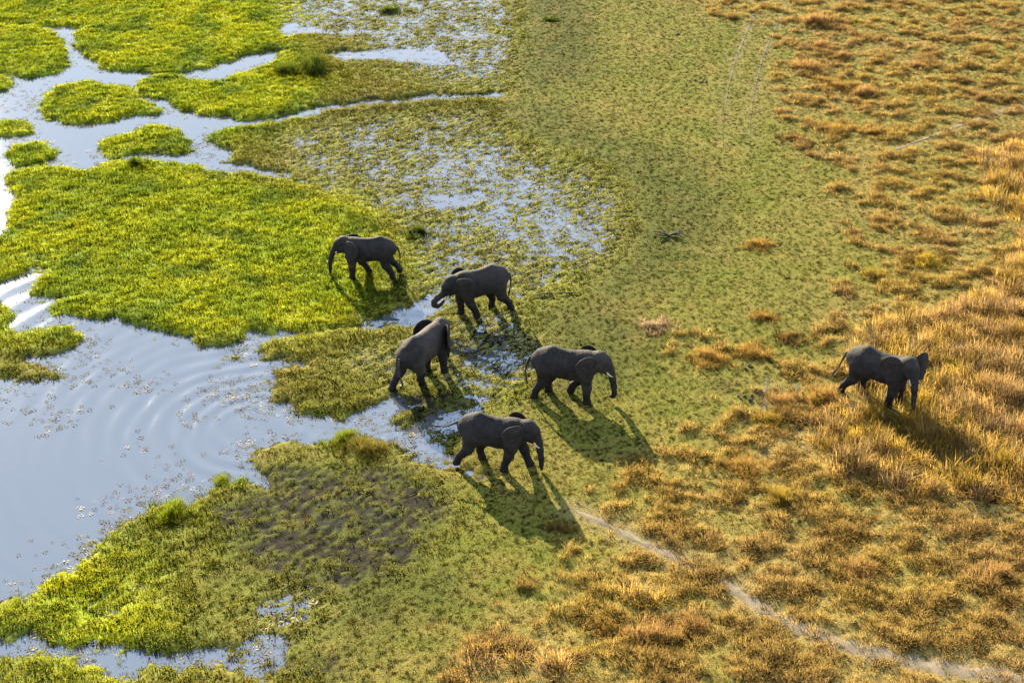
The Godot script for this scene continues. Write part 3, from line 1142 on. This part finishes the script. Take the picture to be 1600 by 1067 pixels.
func put(bunch: String, x: float, y: float, z: float, wide: float, high: float, tilt: float, c: Color) -> void:
	var b := Basis(Vector3.UP, rng.randf() * TAU)
	if tilt > 0.0:
		b = Basis(Vector3(rng.randf_range(-1, 1), 0, rng.randf_range(-1, 1)).normalized(), rng.randf() * tilt) * b
	b = b.scaled_local(Vector3(wide, high, wide))
	var a: PackedFloat32Array = heap[bunch]
	a.append_array(PackedFloat32Array([b.x.x, b.y.x, b.z.x, x, b.x.y, b.y.y, b.z.y, y, b.x.z, b.y.z, b.z.z, z, c.r, c.g, c.b, 1.0]))
	heap[bunch] = a


func bunch(key: String, called: String, mesh: Mesh, m: Material, label: String, category: String) -> void:
	var a: PackedFloat32Array = heap[key]
	if a.is_empty():
		return
	var mm := MultiMesh.new()
	mm.transform_format = MultiMesh.TRANSFORM_3D
	mm.use_colors = true
	mm.mesh = mesh
	mm.instance_count = a.size() / 16
	mm.buffer = a
	var o := MultiMeshInstance3D.new()
	o.name = numbered(called)
	o.multimesh = mm
	o.material_override = m
	add_child(o, true)
	tag(o, label, category, "", "stuff")


func build_grass() -> void:
	var marsh_tuft := tuft_mesh(16, 0.17, 0.21, 0.032, 0.23, 0.25)
	var lawn_tuft := tuft_mesh(16, 0.19, 0.065, 0.02, 0.13, 0.22)
	var gold_tuft := tuft_mesh(20, 0.20, 0.27, 0.022, 0.26, 0.3)
	var tall_tuft := tuft_mesh(22, 0.26, 0.80, 0.026, 0.42, 0.3)
	var scrap := scrap_mesh()
	for k in islands.size():
		heap["island%d" % k] = PackedFloat32Array()
	for k in ["marsh", "lawn", "gold", "tall", "scrap"]:
		heap[k] = PackedFloat32Array()
	for j in TH:
		for i in TW:
			for again in 2:
				var x := GX0 + (i + rng.randf()) * TS
				var z := GZ0 + (j + rng.randf()) * TS
				if not in_view(x, z, 220.0):
					continue
				sow(x, z)
	for stand in stands:
		for n in int(26.0 * stand[1]):
			var a := rng.randf() * TAU
			var d: float = stand[1] * rng.randf_range(0.25, 0.85)
			var x: float = stand[0].x + cos(a) * d
			var z: float = stand[0].z + sin(a) * d * 0.8
			var y := height_at(x, z)
			if y < -0.04:
				continue
			var c: Color = stand[2] * rng.randf_range(0.75, 1.15)
			put("marsh" if stand[3] else "gold", x, y, z, rng.randf_range(0.7, 1.2), rng.randf_range(0.5, 1.4), 0.4, c)
	# drifts of dead leaves on the pool
	for drift in [[225, 600, 1.1, 40], [350, 612, 1.6, 60], [395, 620, 1.6, 70], [440, 640, 1.5, 60], [420, 600, 1.0, 30], [85, 640, 1.2, 30], [80, 662, 1.0, 25], [20, 620, 2.0, 40], [300, 655, 0.8, 14], [250, 775, 2.4, 60], [270, 768, 1.8, 60], [190, 800, 1.5, 40], [120, 865, 1.4, 40], [70, 915, 1.2, 30], [220, 690, 0.9, 12], [150, 580, 1.5, 40], [135, 545, 1.2, 40], [40, 1030, 2.0, 60], [100, 1020, 1.6, 40], [320, 1035, 1.6, 40], [410, 1040, 1.2, 40], [380, 700, 1.0, 30], [60, 150, 2.2, 60], [30, 165, 2.0, 50], [260, 235, 2.0, 30], [310, 240, 1.2, 30], [560, 660, 1.5, 40], [640, 690, 1.3, 40]]:
		var home := ground(drift[0], drift[1])
		for n in drift[3]:
			var x: float = home.x + rng.randfn(0.0, 0.6) * drift[2]
			var z: float = home.z + rng.randfn(0.0, 0.6) * drift[2]
			if height_at(x, z) < 0.0:
				put("scrap", x, 0.014, z, rng.randf_range(0.4, 1.0), rng.randf_range(0.5, 1.2), 0.25, Color(0.15, 0.13, 0.085) * rng.randf_range(0.5, 1.1) * (1.0 if rng.randf() < 0.85 else 2.6))
	for k in islands.size():
		bunch("island%d" % k, "marsh_grass", marsh_tuft, green, islands[k][1], "grass")
	bunch("marsh", "flooded_grass", marsh_tuft, green, "sparse green grass standing in the shallow flooded flats", "grass")
	bunch("lawn", "short_grass", lawn_tuft, green, "short grazed olive green grass across the middle of the plain", "grass")
	bunch("gold", "dry_grass", gold_tuft, straw, "knee high tan dry grass over the right side of the plain", "grass")
	bunch("tall", "tall_grass", tall_tuft, straw, "tall golden orange grass round the lone elephant", "grass")
	bunch("scrap", "floating_leaves", scrap, litter, "pale dead leaf scraps floating along the water edges", "leaves")


var green: StandardMaterial3D
var straw: StandardMaterial3D
var litter: StandardMaterial3D


var lone := ground(1373, 632)     # where the grass is trodden down


func sow(x: float, z: float) -> void:
	var y := height_at(x, z)
	var n_small := noise_small.get_noise_2d(x, z)
	var n_mid := noise_mid.get_noise_2d(x, z)
	var w := look(wet, x, z)
	var b := look(bare, x, z)
	var m := churned(x, z)
	if y < -0.02:
		# open water: litter near the shore
		var l := look(land, x, z)
		var chance := 0.0
		if w > 0.2:
			chance = 0.05
		elif l > 0.04:
			chance = 0.14 * clampf(n_mid * 2.0 + 0.3, 0.0, 1.0)
		if w < 0.2 and y > -0.24 and n_small > 0.02 and rng.randf() < 0.12:
			put("marsh", x, -0.03, z, rng.randf_range(0.35, 0.6), rng.randf_range(0.4, 0.8), 0.4, marsh_color(x, z))
		elif y > -0.09 and rng.randf() < 0.18:
			var c := marsh_color(x, z)
			put("marsh", x, -0.02, z, 0.55, 0.75 * rng.randf_range(0.5, 1.0), 0.3, c)
		elif rng.randf() < chance:
			var k := rng.randf_range(0.55, 1.0)
			put("scrap", x, 0.012, z, rng.randf_range(0.5, 1.3), rng.randf_range(0.5, 1.2), 0.2, Color(0.17, 0.15, 0.10) * k * (1.0 if rng.randf() < 0.85 else 2.6))
		return
	if rng.randf() < b * 1.1:
		return
	var g := look(gold, x, z) + n_mid * 0.45 + n_small * 0.12
	var t := look(tall, x, z) + n_mid * 0.2
	var island := owner_of[clampi(int((z - GZ0) / GS), 0, GH - 1) * GW + clampi(int((x - GX0) / GS), 0, GW - 1)]
	var tone := rng.randf_range(0.84, 1.16)
	if m > 0.15 and rng.randf() < m * 0.85:
		return
	if t > 0.45:
		if Vector2(x - lone.x, (z - lone.z) * 1.3).length() < 1.7 and rng.randf() < 0.6:
			return
		if rng.randf() < 0.2:
			var c := gold_color(x, z)
			var pick := rng.randf()
			if pick < 0.22 - n_small * 0.3:
				c = c.lerp(Color(0.34, 0.24, 0.16), 0.75)
			elif pick > 0.8:
				c = c.lerp(GOLD_Y, 0.7)
			var lumps := clampf(0.85 + n_mid * 0.9 + n_small * 0.5, 0.25, 1.7)
			put("tall", x, y, z, rng.randf_range(0.8, 1.2), lumps * smoothstep(0.2, 0.9, t) * rng.randf_range(0.75, 1.1), 0.25, c * tone)
		return
	if g > 0.3 and look(gold, x, z) > 0.16 + 0.1 * n_small:
		var lump := n_mid * 1.0 + n_small * 0.7
		if rng.randf() < smoothstep(-0.35, 0.45, lump + (g - 0.78) * 1.1) * 0.7:
			var c := gold_color(x, z).lerp(lawn_color(x, z), 0.25)
			put("gold", x, y, z, rng.randf_range(0.7, 1.2), clampf(0.72 + lump * 1.15, 0.3, 2.0), 0.35, c * tone)
			return
	var in_marsh := island >= 0 or w + n_mid * 0.25 + rng.randf_range(-0.2, 0.2) > 0.4
	if island == islands.size() - 1 and look(lush, x, z) + n_mid * 0.3 + rng.randf_range(-0.25, 0.25) < 0.2 and w < 0.3:
		in_marsh = false
	if in_marsh:
		var lu := look(lush, x, z)
		if w > 0.4 and rng.randf() < w * 0.55 - n_small * 0.5:
			if rng.randf() < 0.1:
				put("scrap", x, y + 0.02, z, rng.randf_range(0.6, 1.4), 1.0, 0.5, Color(0.26, 0.22, 0.14))
			return
		var c := marsh_color(x, z)
		c = c.lerp(lawn_color(x, z), clampf((1.0 - lu) * 0.5, 0.0, 1.0))
		var high := clampf(0.95 + n_mid * 0.7 + n_small * 0.55, 0.3, 1.7) * lerpf(0.5, 1.0, lu) * lerpf(1.0, 0.6, clampf(w, 0.0, 1.0))
		if rng.randf() < 0.5:
			put("island%d" % island if island >= 0 else "marsh", x, y, z, rng.randf_range(0.75, 1.2), high * rng.randf_range(0.8, 1.15), 0.3, c * tone)
		return
	if rng.randf() < 0.68 + n_small * 0.35:
		var c := lawn_color(x, z).lerp(gold_color(x, z), clampf(g * 0.9 + rng.randf_range(-0.2, 0.2), 0.0, 0.6))
		put("lawn", x, y, z, rng.randf_range(0.7, 1.25), clampf(0.85 + n_small * 0.8, 0.4, 1.6), 0.45, c * tone)


func scrap_mesh() -> ArrayMesh:
	var st := SurfaceTool.new()
	st.begin(Mesh.PRIMITIVE_TRIANGLES)
	for i in 5:
		var at := Vector3(rng.randf_range(-0.16, 0.16), rng.randf_range(0.0, 0.02), rng.randf_range(-0.16, 0.16))
		var a := rng.randf() * TAU
		var u := Vector3(cos(a), rng.randf_range(-0.25, 0.25), sin(a)) * rng.randf_range(0.05, 0.12)
		var v := Vector3(-sin(a), rng.randf_range(-0.3, 0.3), cos(a)) * rng.randf_range(0.015, 0.04)
		for q in [at - u, at + v, at + u, at - u, at + u, at - v]:
			st.add_vertex(q)
	st.generate_normals()
	return st.commit()


# ---------------------------------------------------------------- tussocks that stand out one by one
func tussock_mesh(seeded: int) -> ArrayMesh:
	rng.seed = seeded
	var st := [PackedVector3Array(), PackedVector3Array(), PackedColorArray()]
	for clump in 9:
		var ca := rng.randf() * TAU
		var cr := sqrt(rng.randf()) * 0.42
		var middle := Vector3(cos(ca) * cr, -0.04, sin(ca) * cr * 0.8)
		var size := rng.randf_range(0.10, 0.24)
		var high := rng.randf_range(0.45, 1.0) * (1.0 - cr * 0.9)
		var tint := rng.randf_range(0.75, 1.15)
		var wind := rng.randf_range(-0.12, 0.12)
		for i in 90:
			var a := rng.randf() * TAU
			var r := sqrt(rng.randf()) * size
			var k := tint * rng.randf_range(0.7, 1.2)
			blade(st, middle + Vector3(cos(a) * r, 0, sin(a) * r), a + rng.randf_range(-0.9, 0.9), high * rng.randf_range(0.4, 1.05), 0.012, absf(wind) + rng.randf_range(0.02, 0.22), Color(k, k * rng.randf_range(0.9, 1.06), k))
	return as_mesh(st[0], st[1], st[2], PackedInt32Array())


func tinted(base: StandardMaterial3D, called: String, c: Color) -> StandardMaterial3D:
	var m: StandardMaterial3D = base.duplicate()
	m.resource_name = called
	m.albedo_color = c.linear_to_srgb()
	return m


func build_tussocks() -> void:
	green = grass_material("grass_green", 1.5)
	straw = grass_material("grass_straw", 1.5)
	litter = StandardMaterial3D.new()
	litter.resource_name = "dead_leaf"
	litter.vertex_color_use_as_albedo = true
	litter.roughness = 0.9
	litter.metallic_specular = 0.1
	litter.cull_mode = BaseMaterial3D.CULL_DISABLED
	var shapes := [tussock_mesh(301), tussock_mesh(302), tussock_mesh(303)]
	var looks := {
		"rust": tinted(straw, "tussock_rust", Color(0.60, 0.365, 0.125)),
		"tan": tinted(straw, "tussock_tan", Color(0.58, 0.36, 0.09)),
		"yellow": tinted(straw, "tussock_yellow", Color(0.55, 0.39, 0.05)),
		"pale": tinted(straw, "tussock_pale", Color(0.62, 0.45, 0.25)),
		"reed": tinted(green, "tussock_reed", Color(0.13, 0.17, 0.02)),
		"lime": tinted(green, "tussock_lime", Color(0.27, 0.34, 0.022)),
		"olive": tinted(green, "tussock_olive", Color(0.27, 0.235, 0.05)),
		"brown": tinted(straw, "tussock_brown", Color(0.36, 0.235, 0.075)),
	}
	var i := 0
	for t in [
		[1283, 40, 2.6, 1.3, "rust", "big rounded rust tussock beside the wheel tracks at the top edge"],
		[1262, 108, 2.6, 0.9, "rust", "broad rust tussock below the big rounded one by the tracks"],
		[1290, 78, 2.0, 0.9, "rust", "rust tussock between the big rounded one and the broad one"],
		[1318, 92, 1.3, 0.7, "rust", "small rust tussock on the right flank of the rust group"],
		[1348, 148, 1.9, 1.1, "rust", "pointed rust tussock standing alone below the rust group"],
		[1318, 140, 1.5, 0.8, "tan", "tan tussock touching the pointed one on its left"],
		[1290, 130, 1.2, 0.6, "tan", "low tan tussock farthest left of the pointed one"],
		[1302, 208, 1.8, 0.8, "tan", "tan tussock with a split crown above the faint trail"],
		[1366, 210, 1.5, 0.8, "tan", "round tan tussock right of the split crown one"],
		[1237, 220, 1.1, 0.5, "brown", "small brownish tussock near the end of the wheel tracks"],
		[1434, 108, 1.2, 0.6, "rust", "rust tussock in the middle of the upper right grass"],
		[1530, 155, 1.4, 0.7, "rust", "rust tussock just above the faint right trail"],
		[1575, 160, 1.3, 0.6, "brown", "brownish tussock at the right edge above the faint trail"],
		[1500, 130, 1.1, 0.6, "brown", "brownish tussock left of the two above the faint trail"],
		[1183, 388, 1.2, 0.5, "tan", "lone small tan tussock on the open green lawn"],
		[1447, 415, 1.6, 0.7, "yellow", "yellowish tussock on the lawn edge up from the lone elephant"],
		[1364, 434, 0.9, 0.6, "yellow", "small yellow green tussock with a dark foot on the lawn edge"],
		[1191, 503, 1.0, 0.45, "tan", "small tan tussock on the lawn between two elephants"],
		[1115, 567, 1.7, 0.6, "tan", "wide tan tussock left of a twin on the green lawn"],
		[1177, 557, 1.4, 0.7, "tan", "round tan tussock right of its wider twin on the lawn"],
		[1235, 535, 1.1, 0.6, "brown", "brownish tussock midway between the twins and the lone elephant"],
		[1028, 516, 1.4, 0.5, "pale", "pale straw tussock behind the largest elephant's head"],
		[1224, 630, 1.4, 0.7, "rust", "rust tussock between the two faint lower wheel tracks"],
		[1212, 665, 1.2, 0.6, "yellow", "yellow tussock between the faint lower wheel tracks"],
		[1230, 655, 1.1, 0.6, "brown", "brownish tussock between the lower tracks, right of the yellow one"],
		[1280, 625, 1.7, 0.8, "tan", "tan tussock in front of the lone elephant's hind feet"],
		[1268, 660, 1.3, 0.7, "brown", "brown tussock on the left border of the tall golden grass"],
		[1217, 785, 1.1, 0.8, "yellow", "bright yellow tussock standing alone below the lower tracks"],
		[1160, 738, 1.7, 0.6, "tan", "tan tussock on the lawn below the largest elephant's shadow"],
		[1105, 900, 1.2, 0.6, "brown", "dark brown tussock on the bank at the game trail"],
		[1010, 995, 2.0, 0.8, "rust", "rust tussock on the lower left of the rust patch near the trail"],
		[1080, 985, 1.4, 0.7, "rust", "rust tussock in the middle of the rust patch near the trail"],
		[945, 985, 1.0, 0.5, "tan", "tan tussock on the left border of the rust patch"],
		[1545, 910, 1.8, 0.8, "rust", "humped rust tussock at the lower right"],
		[1345, 900, 1.5, 0.7, "rust", "rust tussock with a dark foot up from the game trail"],
		[1300, 845, 1.2, 0.6, "brown", "brownish tussock below the tall golden grass"],
		[485, 112, 3.4, 1.6, "reed", "dark green reed clump on the long upper island"],
		[450, 116, 2.4, 1.2, "reed", "lower dark green reed clump left of the taller one"],
		[648, 365, 1.2, 0.75, "reed", "dark green reed clump up from the two upper elephants"],
		[212, 262, 1.1, 0.8, "reed", "upright dark green tuft on the big island's top shore"],
		[576, 705, 1.9, 0.7, "olive", "olive brown reed clump on the shore left of the striding elephant"],
		[540, 694, 1.6, 0.6, "lime", "yellow green clump left of the olive brown reeds"],
		[612, 18, 1.6, 0.6, "reed", "dark green clump at the top edge of the flooded flats"],
		[862, 35, 0.8, 0.4, "reed", "small dark green clump on the upper left of the lawn"],
		[355, 758, 1.5, 0.6, "lime", "yellow green clump on the corner of the pool shore"],
		[275, 805, 1.8, 0.6, "lime", "wide bright green clump on the pool shore"],
	]:
		var o := MeshInstance3D.new()
		o.name = numbered("grass_tussock")
		o.mesh = shapes[i % 3]
		o.material_override = looks[t[4]]
		var at := ground(t[0], t[1])
		at.y = maxf(height_at(at.x, at.z), -0.02)
		o.position = at
		o.rotation.y = i * 2.4
		o.scale = Vector3(t[2], t[3], t[2] * 0.8)
		stands.append([at, t[2], looks[t[4]].albedo_color.srgb_to_linear(), t[4] == "reed" or t[4] == "lime"])
		add_child(o, true)
		tag(o, t[5], "tussock", "grass tussocks on the plain")
		i += 1


# ---------------------------------------------------------------- dead wood and dung
func build_small_things() -> void:
	rng.seed = 909
	var bark := StandardMaterial3D.new()
	bark.resource_name = "dead_wood"
	bark.albedo_color = Color(0.13, 0.115, 0.10)
	bark.roughness = 0.9
	var dung := StandardMaterial3D.new()
	dung.resource_name = "dung"
	dung.albedo_color = Color(0.20, 0.16, 0.11)
	dung.roughness = 1.0
	# a dead branch on the lawn
	var at := ground(1045, 374)
	at.y = height_at(at.x, at.z)
	var root := Node3D.new()
	root.name = "dead_branch"
	root.position = at
	add_child(root, true)
	tag(root, "dark dead branch with bare twigs lying on the lawn", "branch")
	for k in 9:
		var a := rng.randf_range(-0.5, 0.5) + (PI if k % 3 == 0 else 0.0)
		var r := rng.randf_range(0.5, 1.1)
		var o := MeshInstance3D.new()
		o.name = "twig" if k else "limb"
		o.mesh = tube([Vector3(0, 0.05, 0), Vector3(cos(a) * r * 0.5, 0.12 + rng.randf() * 0.15, sin(a) * r * 0.5), Vector3(cos(a) * r, 0.08 + rng.randf() * 0.25, sin(a) * r + 0.1)], [0.06, 0.04, 0.015], 6)
		o.material_override = bark
		root.add_child(o, true)
	for s in [[832, 466, 868, 462, "dark driftwood stick lying at the flooded edge, left of another"], [872, 463, 908, 464, "dark driftwood stick lying at the flooded edge, right of another"], [238, 241, 262, 237, "dark stick lying in water at the ragged island's foot"]]:
		var a := ground(s[0], s[1])
		var b := ground(s[2], s[3])
		var o := MeshInstance3D.new()
		o.name = numbered("driftwood")
		var m := (a + b) / 2.0
		m.y = maxf(0.0, height_at(m.x, m.z)) + 0.05
		o.position = m
		a -= m
		b -= m
		a.y = 0.0
		b.y = 0.0
		o.mesh = tube([a, a.lerp(b, 0.35) + Vector3(0, 0.05, 0.04), a.lerp(b, 0.7) + Vector3(0, 0.02, -0.05), b + Vector3(0, 0.04, 0)], [0.025, 0.035, 0.03, 0.012], 6)
		o.material_override = bark
		add_child(o, true)
		tag(o, s[4], "driftwood")
	for s in [[1095, 130, 0.75, "wide dark dung heap on the lawn between the wheel tracks and the marsh"], [1172, 582, 0.5, "dark dung pile on the lawn under the tan tussock twins"], [1186, 618, 0.35, "small dark dung pile beside the faint lower wheel track"], [1165, 628, 0.55, "flat dark dung pile left of the faint lower wheel track"], [1058, 58, 0.3, "tiny dung pile near the top of the lawn"]]:
		var p := ground(s[0], s[1])
		p.y = height_at(p.x, p.z)
		var heap_ := Node3D.new()
		heap_.name = numbered("dung_pile")
		heap_.position = p
		add_child(heap_, true)
		tag(heap_, s[3], "dung", "dung piles on the lawn")
		for k in 7:
			var ball := SphereMesh.new()
			var r: float = rng.randf_range(0.05, 0.09)
			ball.radius = r
			ball.height = r * 1.5
			ball.radial_segments = 9
			ball.rings = 5
			var o := MeshInstance3D.new()
			o.name = "dung_ball"
			o.mesh = ball
			o.material_override = dung
			o.position = Vector3(rng.randf_range(-1, 1) * s[2] * 0.6, r * 0.55, rng.randf_range(-0.5, 0.5) * s[2])
			o.rotation = Vector3(rng.randf() * 0.5, rng.randf() * 3.0, rng.randf() * 0.5)
			heap_.add_child(o, true)
